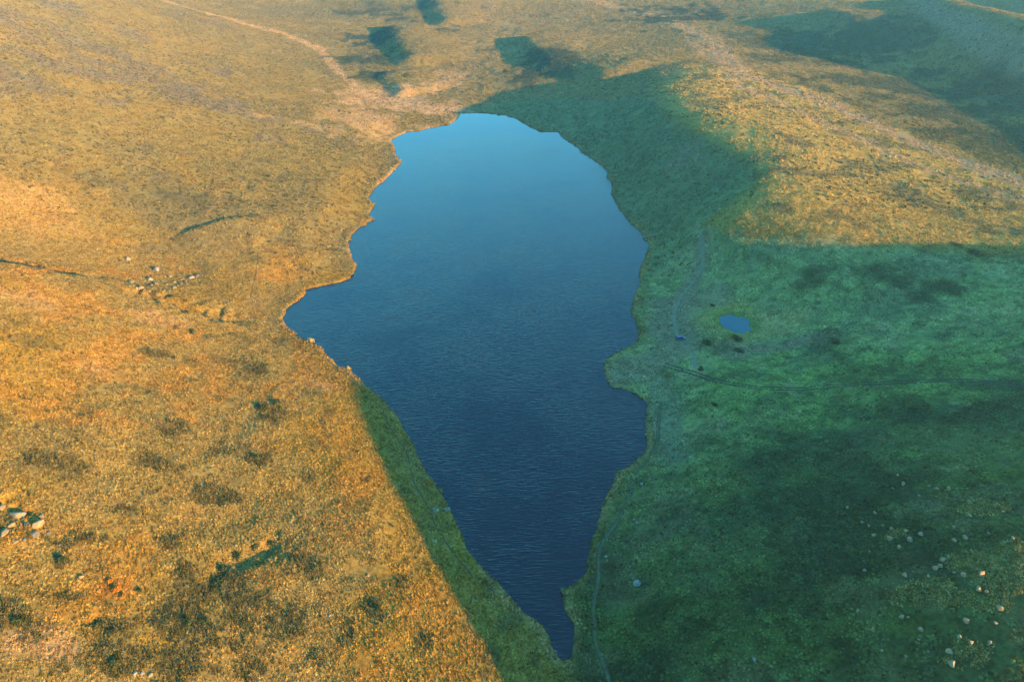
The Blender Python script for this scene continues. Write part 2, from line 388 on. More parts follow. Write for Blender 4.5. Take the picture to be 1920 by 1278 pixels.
spur_poly = gline([(1225,165),(1300,120),(1400,130),(1520,165),(1700,250),(1930,340),(2100,400),(2100,495),(1920,478),(1600,456),(1315,432),(1345,400),(1435,335),(1410,300),(1335,265),(1265,225)])
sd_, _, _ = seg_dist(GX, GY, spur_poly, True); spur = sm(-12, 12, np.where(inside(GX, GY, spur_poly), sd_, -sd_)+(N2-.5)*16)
bl(COL, spur*.8, (.53, .375, .105)); bl(COL, spur*sm(.55, .68, fbm(GX/18, GY/9, 88, 4))*.7, (.16, .16, .08))   # dry spur grass, missing sunlight painted in as a brighter tone, darker streaks
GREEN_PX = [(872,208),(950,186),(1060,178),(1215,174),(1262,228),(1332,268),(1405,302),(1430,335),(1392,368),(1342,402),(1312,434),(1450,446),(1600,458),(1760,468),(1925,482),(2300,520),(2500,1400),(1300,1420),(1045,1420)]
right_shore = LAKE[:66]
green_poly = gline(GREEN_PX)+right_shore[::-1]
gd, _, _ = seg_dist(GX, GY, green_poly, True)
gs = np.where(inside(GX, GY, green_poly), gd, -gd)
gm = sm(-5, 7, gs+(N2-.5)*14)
GC = np.empty(COL.shape); GC[...] = (.15, .215, .062)
bl(GC, sm(.45, .62, N1), (.19, .225, .08))
bl(GC, sm(.52, .66, fbm(GX/30, GY/22, 201, 4))*(1-.6*sm(270, 330, GY)), (.085, .135, .055))
bl(GC, sm(.56, .66, fbm(GX/9, GY/6, 207, 3))*.55*(1-.5*sm(270, 330, GY)), (.055, .09, .042))
bl(GC, sm(.60, .72, N2)*.5, (.26, .235, .11))
bl(GC, .55*sm(170, 280, GY), (.165, .165, .08))
bl(GC, .5*sm(.52, .64, fbm(GX/2.6, GY/2.0, 221, 2)), (.05, .08, .035))
GC *= (.66+1.14*sm(100, 235, GY))[..., None]                     # drier, paler grass farther off, haze lift painted into the colour
bl(GC, .7*sm(290, 360, GY), (.165, .20, .10))                # duller, bluer green on the steep bank at the lake head
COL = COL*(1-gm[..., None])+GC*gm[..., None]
# valley beyond the spur: greener, with thickets and dappled shade painted as dark patches
def blob(px, py, rx, ry, c, amt=1.0, rot=0.0, rag=.5, z=None):
    g = ground(px, py); s = max(rx, ry)*2.2
    X, Y = GX-g[0], GY-g[1]; m = (abs(X) < s) & (abs(Y) < s)
    cr, sr = math.cos(rot), math.sin(rot)
    d = np.hypot((X[m]*cr+Y[m]*sr)/rx, (-X[m]*sr+Y[m]*cr)/ry)+(N4[m]-.5)*rag*2.5+(N2[m]-.5)*rag*3.5+(N3[m]-.5)*rag*2.5
    a = (1-sm(.45, 1.3, d))*amt
    COL[m] = COL[m]*(1-a[:, None])+np.array(c)*a[:, None]
def stroke(pts, w, c, amt=1.0, rag=.5):
    l = gline(pts); L = np.array(l); lo, hi = L.min(0)-w*3, L.max(0)+w*3
    m = (GX > lo[0]) & (GX < hi[0]) & (GY > lo[1]) & (GY < hi[1])
    d, _, _ = seg_dist(GX[m], GY[m], l, False)
    a = (1-sm(.6, 1.25, d/w+(N2[m]-.5)*rag*2+(N3[m]-.5)*rag))*amt
    COL[m] = COL[m]*(1-a[:, None])+np.array(c)*a[:, None]
PALE, SAND, DARK, HEATH = (.43, .315, .17), (.28, .235, .14), (.045, .075, .035), (.16, .15, .11)
for p in ((1650,160,60,45),(1800,210,70,40),(1900,260,50,35),(1480,85,50,60),(1620,80,60,50),(1880,160,60,50)): blob(*p, (.075, .105, .06), .8)  # dark green patches, valley shade painted into the ground
stroke([(285,-5),(420,33),(530,62),(600,92),(640,140),(690,180),(740,205)], 5, PALE, .7, .9)
stroke([(470,215),(560,230),(640,245)], 5, PALE, .4)
blob(740,190,42,30, PALE, .8); blob(820,205,38,22, PALE, .8); blob(700,225,30,30, PALE, .6); blob(845,150,20,30, PALE, .6)
stroke([(1100,-5),(1250,35),(1330,70),(1400,140),(1480,170),(1560,195),(1700,262),(1820,308),(1930,350)], 9, PALE, .85, .8)
stroke([(1290,70),(1400,165),(1500,210),(1600,255),(1720,310),(1930,380)], 6, PALE, .6, .9)
stroke([(1680,-10),(1760,30),(1830,65),(1930,112)], 12, (.36,.28,.18), .7)
stroke([(1270,310),(1290,275)], 8, SAND, .5)
for p in ((45,350,16,12),(30,400,20,14),(70,375,12,12)): blob(*p, (.375,.27,.095), .55)
# dark thickets and painted patches of shade on the slopes beyond the lake
for p in ((690,110,30,20),(720,70,32,18),(790,15,36,16),(690,20,26,20),(830,55,14,12),(700,140,18,12),(640,110,10,10),(920,95,12,10),(1240,18,60,22),(1300,35,40,16),(1210,60,10,8),(660,70,16,14),(760,35,20,16)): blob(*p, (.05,.08,.05), .95, rag=1.0)
for p in ((1050,118,45,20),(1010,105,22,22)): blob(*p, (.05,.08,.05), .85, rag=.5)  # shaded face of the bank painted dark
for p in ((300,150,40,14),(370,180,30,10),(420,205,30,9),(120,120,40,16),(40,150,40,14),(480,255,20,8),(250,115,34,10),(390,130,26,8),(60,60,60,24),(420,50,30,8),(150,25,50,16)): blob(*p, HEATH, .75, rag=1.0)
for p in ((300,330,9,5),(350,370,14,5),(270,275,6,5),(160,340,16,7),(420,370,9,5),(500,300,8,5),(560,260,8,4)): blob(*p, (.13,.13,.07), .7, rag=.9)
# right meadow: bare ground by the shore and the little pond, thickets
stroke([(1318,445),(1312,500),(1290,540),(1268,570)], 5, SAND, .7)
stroke([(1268,570),(1262,605),(1275,650),(1225,680),(1160,700)], 9, SAND, .8)
stroke([(1232,720),(1250,790),(1262,850)], 6, (.22,.22,.14), .6)
for p in ((1440,650,13,7),(1385,655,9,6),(1330,560,14,10),(1500,640,10,5)): blob(*p, SAND, .7)
blob(1386,606,15,14,(.20,.25,.07),.9, rag=.12); blob(1390,606,18,16,(.50,.40,.13),.85, rag=.3); blob(1438,608,16,11,(.46,.37,.15),.85, rag=.3); blob(1380,606,11,10.5,(.14,.22,.05),.9, rag=.15)
for p in ((1690,900,16,9),(1660,925,13,8),(1560,640,5,4.5),(1600,690,6,4),(1380,633,3,2),(1345,650,3.5,3),(1720,500,20,9),(1880,505,24,10),(1750,545,10,4),(1760,770,20,6),(1650,760,14,5),(1780,690,10,4),(1860,760,14,6),(1600,790,14,5),(1560,860,12,4),(1640,820,16,6),(1500,1000,14,7),(1400,1010,9,5),(1860,930,13,7),(1560,1060,12,8),(1400,1180,16,9),(1650,1050,12,8),(1490,1130,10,7),(1610,1180,12,7),(1740,990,12,6),(1770,1050,9,4),(1730,1140,9,6),(1440,545,9,3),(1520,520,12,4),(1480,580,8,3)): blob(*p, DARK, .45, rag=1.5)
for p in ((1340,1040,12,7),(1830,850,14,7),(1500,760,20,6),(1700,830,12,5),(1880,1080,10,8),(1800,1120,9,5)): blob(*p, (.18,.22,.08), .4, rag=1.2)
# left side details
THICK = np.zeros(GX.shape)
def thicket(px, py, rx, ry):
    g = ground(px, py); d = np.hypot((GX-g[0])/(rx*1.25), (GY-g[1])/(ry*1.25))+(N2-.5)*2.4+(N3-.5)*3
    np.maximum(THICK, 1-sm(.5, 1.3, d), out=THICK); blob(px, py, rx, ry, (.12, .12, .05), .5, rag=1.2)
for p in ((430,1105,6,4),(345,1170,5,4),(190,1172,3.2,2.2),(40,1160,5,2.5),(110,1052,3,1.4),(200,1240,5,3),(330,1140,3,4),(505,770,5,3),(480,860,4,2),(300,870,6,2),(360,625,4,3),(470,690,3,2),(590,900,2.5,2),(700,1140,1.6,2.4),(650,1190,2,3),(60,1000,7,2.2),(560,1045,3,4),(450,1110,4,5),(300,1010,3,2),(250,960,2.5,2),(150,1010,3,2),(130,1120,4,2),(290,1230,5,2.5),(480,1220,4,3),(600,1240,3,3),(540,1170,3,3),(400,930,4,2),(330,800,5,2.5),(150,780,5,2),(100,870,4,2),(600,830,3,2.5),(520,640,4,2),(280,660,4,2),(60,640,5,2),(690,900,2,2),(760,1090,1.5,2.5),(800,1200,2,3)): thicket(*p)
blob(215,1100,4.5,4,(.42,.21,.045),.6)
blob(90,1205,6,3.5,(.42,.29,.14),.7)
for p in ((300,600,14,4),(60,560,12,6),(180,690,9,6),(600,720,9,6)): blob(*p, (.40,.27,.13), .45)
# muddy, paler strip on the shore line
sh = (1-sm(.6, 2.4, np.abs(GD-.6)+(N3-.5)*2))*(GD > -3)*sm(0, 1, 1-gm)
bl(COL, sh*.75*sm(.38, .6, N4), (.46,.31,.13))
bl(COL, (GD < .1).astype(float), (.05,.055,.045))

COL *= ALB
# ======================= the ground =======================
def build_ground():
    ny, nx = GX.shape
    P = np.stack([GX, GY, GZ], -1).reshape(-1, 3)
    idx = np.arange(nx*ny).reshape(ny, nx)
    F = np.stack([idx[:-1, :-1], idx[:-1, 1:], idx[1:, 1:], idx[1:, :-1]], -1).reshape(-1, 4)
    me = bpy.data.meshes.new('grassland_ground')
    me.vertices.add(len(P)); me.vertices.foreach_set('co', P.ravel().astype(np.float32))
    me.loops.add(F.size); me.loops.foreach_set('vertex_index', F.ravel().astype(np.int32))
    me.polygons.add(len(F)); me.polygons.foreach_set('loop_start', np.arange(0, F.size, 4, dtype=np.int32)); me.polygons.foreach_set('loop_total', np.full(len(F), 4, np.int32))
    me.update(calc_edges=True)
    me.polygons.foreach_set('use_smooth', np.ones(len(F), bool))
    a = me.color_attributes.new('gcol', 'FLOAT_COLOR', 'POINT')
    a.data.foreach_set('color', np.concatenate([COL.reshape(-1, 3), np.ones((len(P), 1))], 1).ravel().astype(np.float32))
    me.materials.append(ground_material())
    o = bpy.data.objects.new('grassland_ground', me); C.objects.link(o); return o
tag(build_ground(), 'golden and green hilly grassland around the lake', None, None, 'structure')

# ======================= water =======================
def grow(poly, m):
    P = np.array(poly); n = len(P); A = 0.5*np.sum(P[:, 0]*np.roll(P[:, 1], -1)-np.roll(P[:, 0], -1)*P[:, 1])
    s = 1 if A > 0 else -1; out = []
    for i in range(n):
        t = P[(i+1) % n]-P[i-1]; t = t/np.linalg.norm(t); out.append((P[i][0]+s*t[1]*m, P[i][1]-s*t[0]*m))
    return out
def sheet(name, poly, z, mat):
    bm = bmesh.new(); f = bm.faces.new([bm.verts.new((x, y, z)) for x, y in poly]); f.normal_update()
    if f.normal.z < 0: f.normal_flip()
    bmesh.ops.triangulate(bm, faces=[f]); me = bpy.data.meshes.new(name); bm.to_mesh(me); bm.free(); me.materials.append(mat)
    o = bpy.data.objects.new(name, me); C.objects.link(o); return o
tag(sheet('lake_water', grow(LAKE, .9), 0.0, water_material('lake_water', (.0003, .005, .011))), 'long blue lake narrowing towards the near end', None, None, 'structure')
pond_rng = random.Random(4)
pond = [(POND_C[0]+math.cos(a)*POND_R[0]*(1.12+.06*math.sin(3*a+1)), POND_C[1]+math.sin(a)*POND_R[1]*(1.12+.06*math.sin(3*a+1))) for a in [k*math.tau/28 for k in range(28)]]
tag(sheet('pond_water', pond, POND_Z, water_material('pond_water', (.001, .045, .06), .25)), 'small round blue pond in the green meadow', None, None, 'structure')

# ======================= paths =======================
def ribbon(name, line, width, mat, lift=.05, off=0.0, parent=None, jitter=.25, seed=1):
    rng = random.Random(seed); l = smooth_line(line, 8); v = []; f = []
    # walk the line at even steps
    pts = [np.array(l[0])]
    for p in l[1:]:
        p = np.array(p)
        while np.linalg.norm(p-pts[-1]) > .8: pts.append(pts[-1]+(p-pts[-1])/np.linalg.norm(p-pts[-1])*.8)
    for i, p in enumerate(pts):
        t = pts[min(i+1, len(pts)-1)]-pts[max(i-1, 0)]; t = t/(np.linalg.norm(t)+1e-9); n = np.array([-t[1], t[0]])
        w = width*(1+rng.uniform(-jitter, jitter))*.5; c = p+n*(off+rng.uniform(-1, 1)*width*.12)
        for k in (-1, 0, 1):
            q = c+n*w*k; v.append((q[0], q[1], float(sample(GZ, q[0], q[1]))+lift))
    for i in range(len(pts)-1):
        for k in (0, 1):
            a = i*3+k; f.append((a, a+1, a+4, a+3))
    o = mesh_obj(name, v, f, mat, parent, True); return o
soil = plain_material('trodden_soil', (.07, .065, .04), .35, .8, object_space=True)
pale_soil = plain_material('trodden_grass', (.085, .105, .045), .35, .8)
sand_soil = plain_material('dusty_soil', (.20, .20, .13), .25, .8)
PATHS = {}
PATHS['left'] = gline([(468,556),(486,582),(518,606),(560,634),(600,662),(640,697),(677,730),(687,745),(712,760),(727,792),(747,825),(762,848),(772,885),(780,912),(803,949),(817,985),(847,1032),(885,1079),(888,1102),(880,1139),(877,1165),(893,1199),(892,1239),(903,1269),(912,1300)])
PATHS['right'] = gline([(1238,760),(1234,797),(1232,830),(1213,862),(1187,892),(1182,925),(1160,972),(1133,1012),(1122,1039),(1122,1085),(1113,1135),(1115,1172),(1117,1205),(1130,1239),(1142,1278),(1150,1310)])
PATHS['upper'] = gline([(1305,432),(1318,470),(1316,500),(1296,532),(1272,562),(1264,600),(1276,642),(1300,664),(1304,690)])
PATHS['track'] = gline([(1245,683),(1290,696),(1320,706),(1360,717),(1400,724),(1450,728),(1520,728),(1590,722),(1650,718),(1720,715),(1780,713),(1850,716),(1930,728),(2000,745)])
PATHS['rill'] = gline([(484,470),(482,500),(474,535),(470,556)])
tag(ribbon('footpath', PATHS['left'], .38, soil, .07, seed=2), 'narrow dark footpath along the left shore', None, None, 'structure')
fp = tag(ribbon('footpath', PATHS['right'], .75, pale_soil, .06, seed=3, jitter=.5), 'pale trodden footpath along the right shore', None, None, 'structure')
for s in (-1, 1): ribbon('path_edge', PATHS['right'], .2, soil, .07, s*.55, fp, .9, 5+s)
tag(ribbon('footpath', PATHS['upper'], 1.3, sand_soil, .06, seed=4, jitter=.5), 'dusty path coming down from the spur to the shore', None, None, 'structure')
tr = tag(empty('vehicle_track'), 'two dark wheel ruts crossing the green meadow', None, None, 'structure')
rut_soil = plain_material('rut_soil', (.03, .032, .022), .35, .8)
for s in (-1, 1): ribbon('rut', PATHS['track'], .6, rut_soil, .08, s*.8, tr, .25, 9+s)
tag(ribbon('footpath', PATHS['rill'], .5, soil, .07, seed=12), 'faint dark trail above the left bay', None, None, 'structure')

# ======================= tussocks and meadow grass =======================
def lump(V, F, A, x, y, r, h, rng, blades=0):
    """one tussock: a low ragged core with a sheaf of blades fanning out of it"""
    base = len(V); n = rng.choice((5, 6)); v = rng.random()
    hc = h*.72
    for q, (s, zz) in enumerate(((1.0, -.1), (.7, .62))):
        for k in range(n):
            a = (k+.5*q)*math.tau/n+rng.uniform(-.3, .3); j = rng.uniform(.6, 1.3)
            V.append((x+math.cos(a)*r*s*j, y+math.sin(a)*r*s*j, hc*zz*(rng.uniform(.6, 1.35) if q else 1))); A.append(v*.75)
    V.append((x+rng.uniform(-.2, .2)*r, y+rng.uniform(-.2, .2)*r, hc)); A.append(v*.85)
    for k in range(n):
        a, b = base+k, base+(k+1) % n; c, d = a+n, b+n
        F.append((a, b, d)); F.append((a, d, c)); F.append((c, d, base+2*n))
    for k in range(blades):
        a = rng.uniform(0, math.tau); b = len(V); r0 = r*rng.uniform(0, .55); out = r*rng.uniform(.25, .9); top = h*rng.uniform(.75, 1.5); w = r*rng.uniform(.14, .3)
        ca, sa = math.cos(a), math.sin(a); t_ = rng.uniform(-1, 1); wx, wy = math.cos(a+1.57+t_)*w, math.sin(a+1.57+t_)*w
        V += [(x+ca*r0-wx, y+sa*r0-wy, h*.15), (x+ca*r0+wx, y+sa*r0+wy, h*.15), (x+ca*(r0+out), y+sa*(r0+out), top)]
        A += [v*.8, v*.8, min(1, v*.8+.35)]; F.append((b, b+1, b+2))
def patch_mesh(name, size, count, r0, r1, flat, seed, mat, blades=3):
    rng = random.Random(seed); V, F, A = [], [], []
    for k in range(count):
        r = rng.uniform(r0, r1); lump(V, F, A, rng.uniform(-.5, .5)*size, rng.uniform(-.5, .5)*size, r, r*flat*rng.uniform(.7, 1.3), rng, blades)
    me = bpy.data.meshes.new(name); me.from_pydata(V, [], F); me.update()
    at = me.attributes.new('vary', 'FLOAT', 'POINT'); at.data.foreach_set('value', np.array(A, np.float32)); me.materials.append(mat)
    return me
def scatter(name, P, col, scl, rot, variants, label):
    """one stuff object: points that carry colour, size and turn; geometry nodes put a clump of grass on each"""
    me = bpy.data.meshes.new(name); me.vertices.add(len(P)); me.vertices.foreach_set('co', P.ravel().astype(np.float32))
    a = me.attributes.new('gcol', 'FLOAT_COLOR', 'POINT'); a.data.foreach_set('color', np.concatenate([col, np.ones((len(P), 1))], 1).ravel().astype(np.float32))
    a = me.attributes.new('size', 'FLOAT_VECTOR', 'POINT'); a.data.foreach_set('vector', scl.ravel().astype(np.float32))
    a = me.attributes.new('turn', 'FLOAT_VECTOR', 'POINT'); a.data.foreach_set('vector', rot.ravel().astype(np.float32))
    me.update()
    o = bpy.data.objects.new(name, me); C.objects.link(o)
    coll = bpy.data.collections.new(name+'_clumps')
    for m in variants: coll.objects.link(bpy.data.objects.new(m.name, m))
    ng = bpy.data.node_groups.new(name, 'GeometryNodeTree')
    ng.interface.new_socket('Geometry', in_out='INPUT', socket_type='NodeSocketGeometry'); ng.interface.new_socket('Geometry', in_out='OUTPUT', socket_type='NodeSocketGeometry')
    gi, go = ng.nodes.new('NodeGroupInput'), ng.nodes.new('NodeGroupOutput')
    ci = ng.nodes.new('GeometryNodeCollectionInfo'); ci.inputs['Collection'].default_value = coll; ci.inputs['Separate Children'].default_value = True; ci.inputs['Reset Children'].default_value = True
    ip = ng.nodes.new('GeometryNodeInstanceOnPoints'); ip.inputs['Pick Instance'].default_value = True
    rv = ng.nodes.new('FunctionNodeRandomValue'); rv.data_type = 'INT'; rv.inputs['Min'].default_value = 0; rv.inputs['Max'].default_value = len(variants)-1
    at = []
    for nm in ('size', 'turn'):
        n = ng.nodes.new('GeometryNodeInputNamedAttribute'); n.data_type = 'FLOAT_VECTOR'; n.inputs['Name'].default_value = nm; at.append(n)
    e2r = ng.nodes.new('FunctionNodeEulerToRotation')
    L = ng.links.new
    L(gi.outputs[0], ip.inputs['Points']); L(ci.outputs[0], ip.inputs['Instance'])
    L([s for s in rv.outputs if s.type == 'INT'][0], ip.inputs['Instance Index'])
    L(at[0].outputs[0], ip.inputs['Scale']); L(at[1].outputs[0], e2r.inputs[0]); L(e2r.outputs[0], ip.inputs['Rotation'])
    L(ip.outputs[0], go.inputs[0])
    md = o.modifiers.new('clumps', 'NODES'); md.node_group = ng
    return tag(o, label, None, None, 'stuff')
rng_np = np.random.default_rng(7)
dZy, dZx = np.gradient(GZ, GYA, GXA)
def turns(x, y):
    """Euler angles that lay a clump on the slope, with a random spin"""
    gx, gy = sample(dZx, x, y), sample(dZy, x, y); n = np.stack([-gx, -gy, np.ones_like(gx)], -1); n /= np.linalg.norm(n, axis=-1, keepdims=True)
    a = rng_np.uniform(0, math.tau, len(x)); t = np.stack([np.cos(a), np.sin(a), np.zeros_like(a)], -1)
    t -= n*(t*n).sum(-1, keepdims=True); t /= np.linalg.norm(t, axis=-1, keepdims=True); b = np.cross(n, t)
    return np.stack([np.arctan2(b[:, 2], n[:, 2]), np.arcsin(np.clip(-t[:, 2], -1, 1)), np.arctan2(t[:, 1], t[:, 0])], -1)
PATH_SEGS = [(PATHS['left'], .35), (PATHS['right'], .5), (PATHS['upper'], .9), (PATHS['rill'], .3)]
def keep_off(x, y):
    k = np.ones(len(x), bool)
    for l, w in PATH_SEGS:
        L = np.array(l); lo, hi = L.min(0)-3, L.max(0)+3; m = (x > lo[0]) & (x < hi[0]) & (y > lo[1]) & (y < hi[1])
        if m.any():
            d, _, _ = seg_dist(x[m], y[m], l, False); k[np.where(m)[0][d < w]] = False
    m = (x > 50) & (x < 330) & (y > 100) & (y < 320); d, _, _ = seg_dist(x[m], y[m], PATHS['track'], False)
    k[np.where(m)[0][np.abs(d-.8) < .5]] = False
    k &= np.hypot((x-POND_C[0])/POND_R[0], (y-POND_C[1])/POND_R[1]) > 1.15
    return k
def in_view(x, y, z, mx=260, my=220):
    px, py, dep = project(x, y, z); return (px > -mx) & (px < 1920+mx) & (py > -60) & (py < 1278+my) & (dep > 40)
def jitter_grid(x0, x1, y0, y1, s):
    X, Y = np.meshgrid(np.arange(x0, x1, s), np.arange(y0, y1, s)); X = X.ravel(); Y = Y.ravel()
    return X+rng_np.uniform(-.5, .5, len(X))*s, Y+rng_np.uniform(-.5, .5, len(X))*s
green_at = lambda x, y: sample(gm, x, y)
tuft = tuft_material('tussock_grass')
near_v = [patch_mesh('tussock_clump', 1.9, 17, .11, .33, 1.0, 10+k, tuft, 9) for k in range(5)]
mead_v = [patch_mesh('meadow_clump', 2.2, 16, .14, .40, .45, 30+k, tuft, 8) for k in range(4)]
far_v = [patch_mesh('far_clump', 4.0, 20, .2, .65, .9, 50+k, tuft, 6) for k in range(5)]
def field(x0, x1, y0, y1, s, depth_lo, depth_hi):
    x, y = jitter_grid(x0, x1, y0, y1, s); z = sample(GZ, x, y); d = sample(GD, x, y)
    _, _, dep = project(x, y, z); dep = dep+rng_np.uniform(-25, 25, len(x))
    k = in_view(x, y, z) & (d > .9) & (dep > depth_lo) & (dep < depth_hi) & keep_off(x, y); return x[k], y[k], z[k]
def vary_col(x, y, amt=.22):
    c = sample(COL, x, y); return np.clip(c*(1+rng_np.uniform(-amt, amt, (len(x), 1)))*(1+rng_np.uniform(-.06, .06, (len(x), 3))), .01, .9)
bare = fbm
x, y, z = field(-330, 330, 60, 420, 1.6, 0, 345)
g = green_at(x, y); thin = fbm(x/9, y/9, 301, 3)
left = (g < .5) & (thin > .23); right = g >= .5
def put(name, m, variants, s0, s1, label, hz=1.0):
    n = int(m.sum()); s = rng_np.uniform(s0, s1, n); P = np.stack([x[m], y[m], z[m]-.02], -1)
    scatter(name, P, vary_col(x[m], y[m], .34 if name == 'meadow_grass' else .22), np.stack([s, s, s*hz*rng_np.uniform(.8, 1.2, n)], -1), turns(x[m], y[m]), variants, label)
    print(name, n)
put('tussock_grass', left, near_v, .75, 1.25, 'golden tussock grass on the near left slope')
put('meadow_grass', right & (thin > .36), mead_v, .65, 1.35, 'low green grass on the shaded right meadow')
x, y, z = field(-900, 900, 180, 1050, 3.6, 345, 1100)
thin = fbm(x/22, y/22, 305, 3)
put('hillside_grass', thin > .28, far_v, .6, 1.1, 'mixed low grass and heath on the hills beyond')


# shrubs that stand higher than the grass and throw the long dashes of shade
def shrub_patch(name, seed, mat):
    rng = random.Random(seed); V, F, A = [], [], []
    for k in range(rng.choice((2, 3, 4))):
        r = rng.uniform(.35, .75); lump(V, F, A, rng.uniform(-.6, .6), rng.uniform(-.6, .6), r, r*rng.uniform(.8, 1.3), rng, 14)
    me = bpy.data.meshes.new(name); me.from_pydata(V, [], F); me.update()
    at = me.attributes.new('vary', 'FLOAT', 'POINT'); at.data.foreach_set('value', np.array(A, np.float32)); me.materials.append(mat); return me
shrub_v = [shrub_patch('shrub_clump', 70+k, tuft) for k in range(5)]
x, y = jitter_grid(-800, 800, 70, 1000, 3.4); x2, y2 = jitter_grid(-150, 20, 75, 215, 1.1); kk = sample(THICK, x2, y2) > .25; x, y = np.concatenate([x, x2[kk]]), np.concatenate([y, y2[kk]]); z = sample(GZ, x, y); _, _, dep = project(x, y, z)
k = in_view(x, y, z) & (sample(GD, x, y) > 2.5) & keep_off(x, y)
x, y, z, dep = x[k], y[k], z[k], dep[k]
g = green_at(x, y); cl = fbm(x/26, y/20, 401, 4); lum = sample(COL, x, y).mean(-1)/ALB
prob = sm(.50, .72, cl)*.75*(1-g)+.10*(1-g)+g*(.30+.5*sm(.5, .68, cl))+.55*(lum < .15)*(1-g)+.25*(lum < .08)*g
prob = prob*np.where(dep < 330, .7, 1.0)+(dep < 330)*(1-g)*.8*sm(.60, .70, fbm(x/11, y/7, 409, 3))*sm(-10, -90, x)
prob = np.maximum(prob, .95*sample(THICK, x, y))
k = rng_np.random(len(x)) < prob; x, y, z, g, dep = x[k], y[k], z[k], g[k], dep[k]
n = len(x); mixv = rng_np.random((n, 1)); c = np.array((.075, .095, .042))*(1-mixv)+np.array((.17, .15, .065))*mixv; c = ALB*c*(1-.2*g[:, None])
s = rng_np.uniform(.6, 1.25, n)*np.where(dep < 330, .62, 1.0); s *= 1+.45*sample(THICK, x, y); s *= (1-.32*g*rng_np.uniform(.4, 1.4, n))
scatter('low_shrubs', np.stack([x, y, z-.03], -1), c, np.stack([s, s, s*rng_np.uniform(.7, 1.1, n)], -1), turns(x, y), shrub_v, 'dark low shrubs scattered over the slopes'); print('low_shrubs', n)
pts = []  # straw tussocks added to stand in for sunlit patches of grass
for px, py, rx, ry, cnt in ((1865,1060,8,4.5,150),(1820,1050,5,3,70),(1885,1095,5,3,70),(1730,1108,7,3.5,90),(1845,950,6,3.5,80),(1905,1025,4,2.5,60),(1690,1000,3,1.6,30),(1850,1130,5,2.5,50),(1790,1125,4,2,40),(1815,1225,5,3,50)):
    g0 = ground(px, py)
    for q in range(cnt): a_, r_ = rng_np.uniform(0, math.tau), rng_np.uniform(0, 1)**.6; pts.append((g0[0]+math.cos(a_)*r_*rx, g0[1]+math.sin(a_)*r_*ry))
pts = np.array(pts); x, y = pts[:, 0], pts[:, 1]; z = sample(GZ, x, y); n = len(x); s = rng_np.uniform(.45, .85, n)
scatter('sunlit_tussocks', np.stack([x, y, z-.02], -1), np.array((.34, .29, .10))*ALB*rng_np.uniform(.7, 1.25, (n, 1)), np.stack([s, s, s*1.5], -1), turns(x, y), near_v, 'straw coloured tussocks added as sunlit patches on the lower right meadow')
# taller sedge fringing the water
L = np.array(LAKE+LAKE[:1]); seg = np.diff(L, axis=0); ln = np.hypot(*seg.T); cum = np.concatenate([[0], np.cumsum(ln)])
q = np.arange(0, cum[-1], .42); i = np.clip(np.searchsorted(cum, q, side='right')-1, 0, len(seg)-1); pt = L[i]+seg[i]*((q-cum[i])/ln[i])[:, None]
x, y = pt[:, 0]+rng_np.normal(0, .9, len(q)), pt[:, 1]+rng_np.normal(0, .9, len(q)); d = sample(GD, x, y); z = sample(GZ, x, y)
k = (d > .05) & (d < 2.2) & (rng_np.random(len(x)) < .35+.65*sm(.35, .6, fbm(x/7, y/7, 501, 3))); x, y, z = x[k], y[k], z[k]; n = len(x)
gg = green_at(x, y)[:, None]; c = (np.array((.34, .25, .08))*(1-gg)+np.array((.17, .20, .07))*gg)*(rng_np.uniform(.55, 1.25, (n, 1)))*ALB
s = rng_np.uniform(.35, .62, n)
scatter('shore_sedge', np.stack([x, y, z-.02], -1), c, np.stack([s*.8, s*.8, s*1.25], -1), turns(x, y), shrub_v, 'ragged fringe of sedge along the shore'); print('sedge', n)

# ======================= boulders =======================
def rock_mesh(name, seed, mat):
    rng = random.Random(seed); bm = bmesh.new(); bmesh.ops.create_icosphere(bm, subdivisions=3, radius=.5)
    cuts = [(Vector((rng.gauss(0, 1), rng.gauss(0, 1), rng.gauss(.2, .8))).normalized(), rng.uniform(.24, .42)) for k in range(13)]
    ph = [rng.uniform(0, 6) for k in range(6)]
    for v in bm.verts:
        p = v.co.copy()
        p *= 1+.10*math.sin(5*p.x+ph[0])*math.sin(6*p.y+ph[1])+.07*math.sin(11*p.z+ph[2]+4*p.x)+.04*math.sin(19*p.y+ph[3]+9*p.z)
        for n, d in cuts:
            e = p.dot(n)-d
            if e > 0: p -= n*e*.97
        v.co = p
    me = bpy.data.meshes.new(name); bm.to_mesh(me); bm.free(); me.materials.append(mat); return me
white_rock = rock_material('white_boulder', (.34, .33, .30), (.18, .18, .14))
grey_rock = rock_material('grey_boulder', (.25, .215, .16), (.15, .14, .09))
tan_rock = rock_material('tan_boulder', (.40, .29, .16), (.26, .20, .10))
dark_rock = rock_material('dark_boulder', (.09, .09, .085), (.05, .055, .04))
lichen_rock = rock_material('lichen_boulder', (.26, .27, .17), (.17, .20, .08))
ROCKS = {}
for nm, mt in (('white', white_rock), ('grey', grey_rock), ('tan', tan_rock), ('dark', dark_rock), ('lichen', lichen_rock)):
    ROCKS[nm] = [rock_mesh('boulder', 100+17*len(ROCKS)+k, mt) for k in range(3)]
rk = random.Random(12)
def boulder(px, py, wpx, kind, label, group=None, hr=.7, name='boulder', sink=.3, deep=.9):
    g = ground(px, py); _, _, dep = project(*g); w = wpx*dep/FPX
    o = bpy.data.objects.new(name, rk.choice(ROCKS[kind])); C.objects.link(o)
    o.scale = (w*1.05, w*deep*rk.uniform(.85, 1.1), w*hr); o.rotation_euler = (rk.uniform(-.15, .15), rk.uniform(-.15, .15), rk.uniform(0, 6.28))
    o.location = (g[0], g[1], g[2]+w*hr*(.5-sink)); return tag(o, label, 'boulder', group)
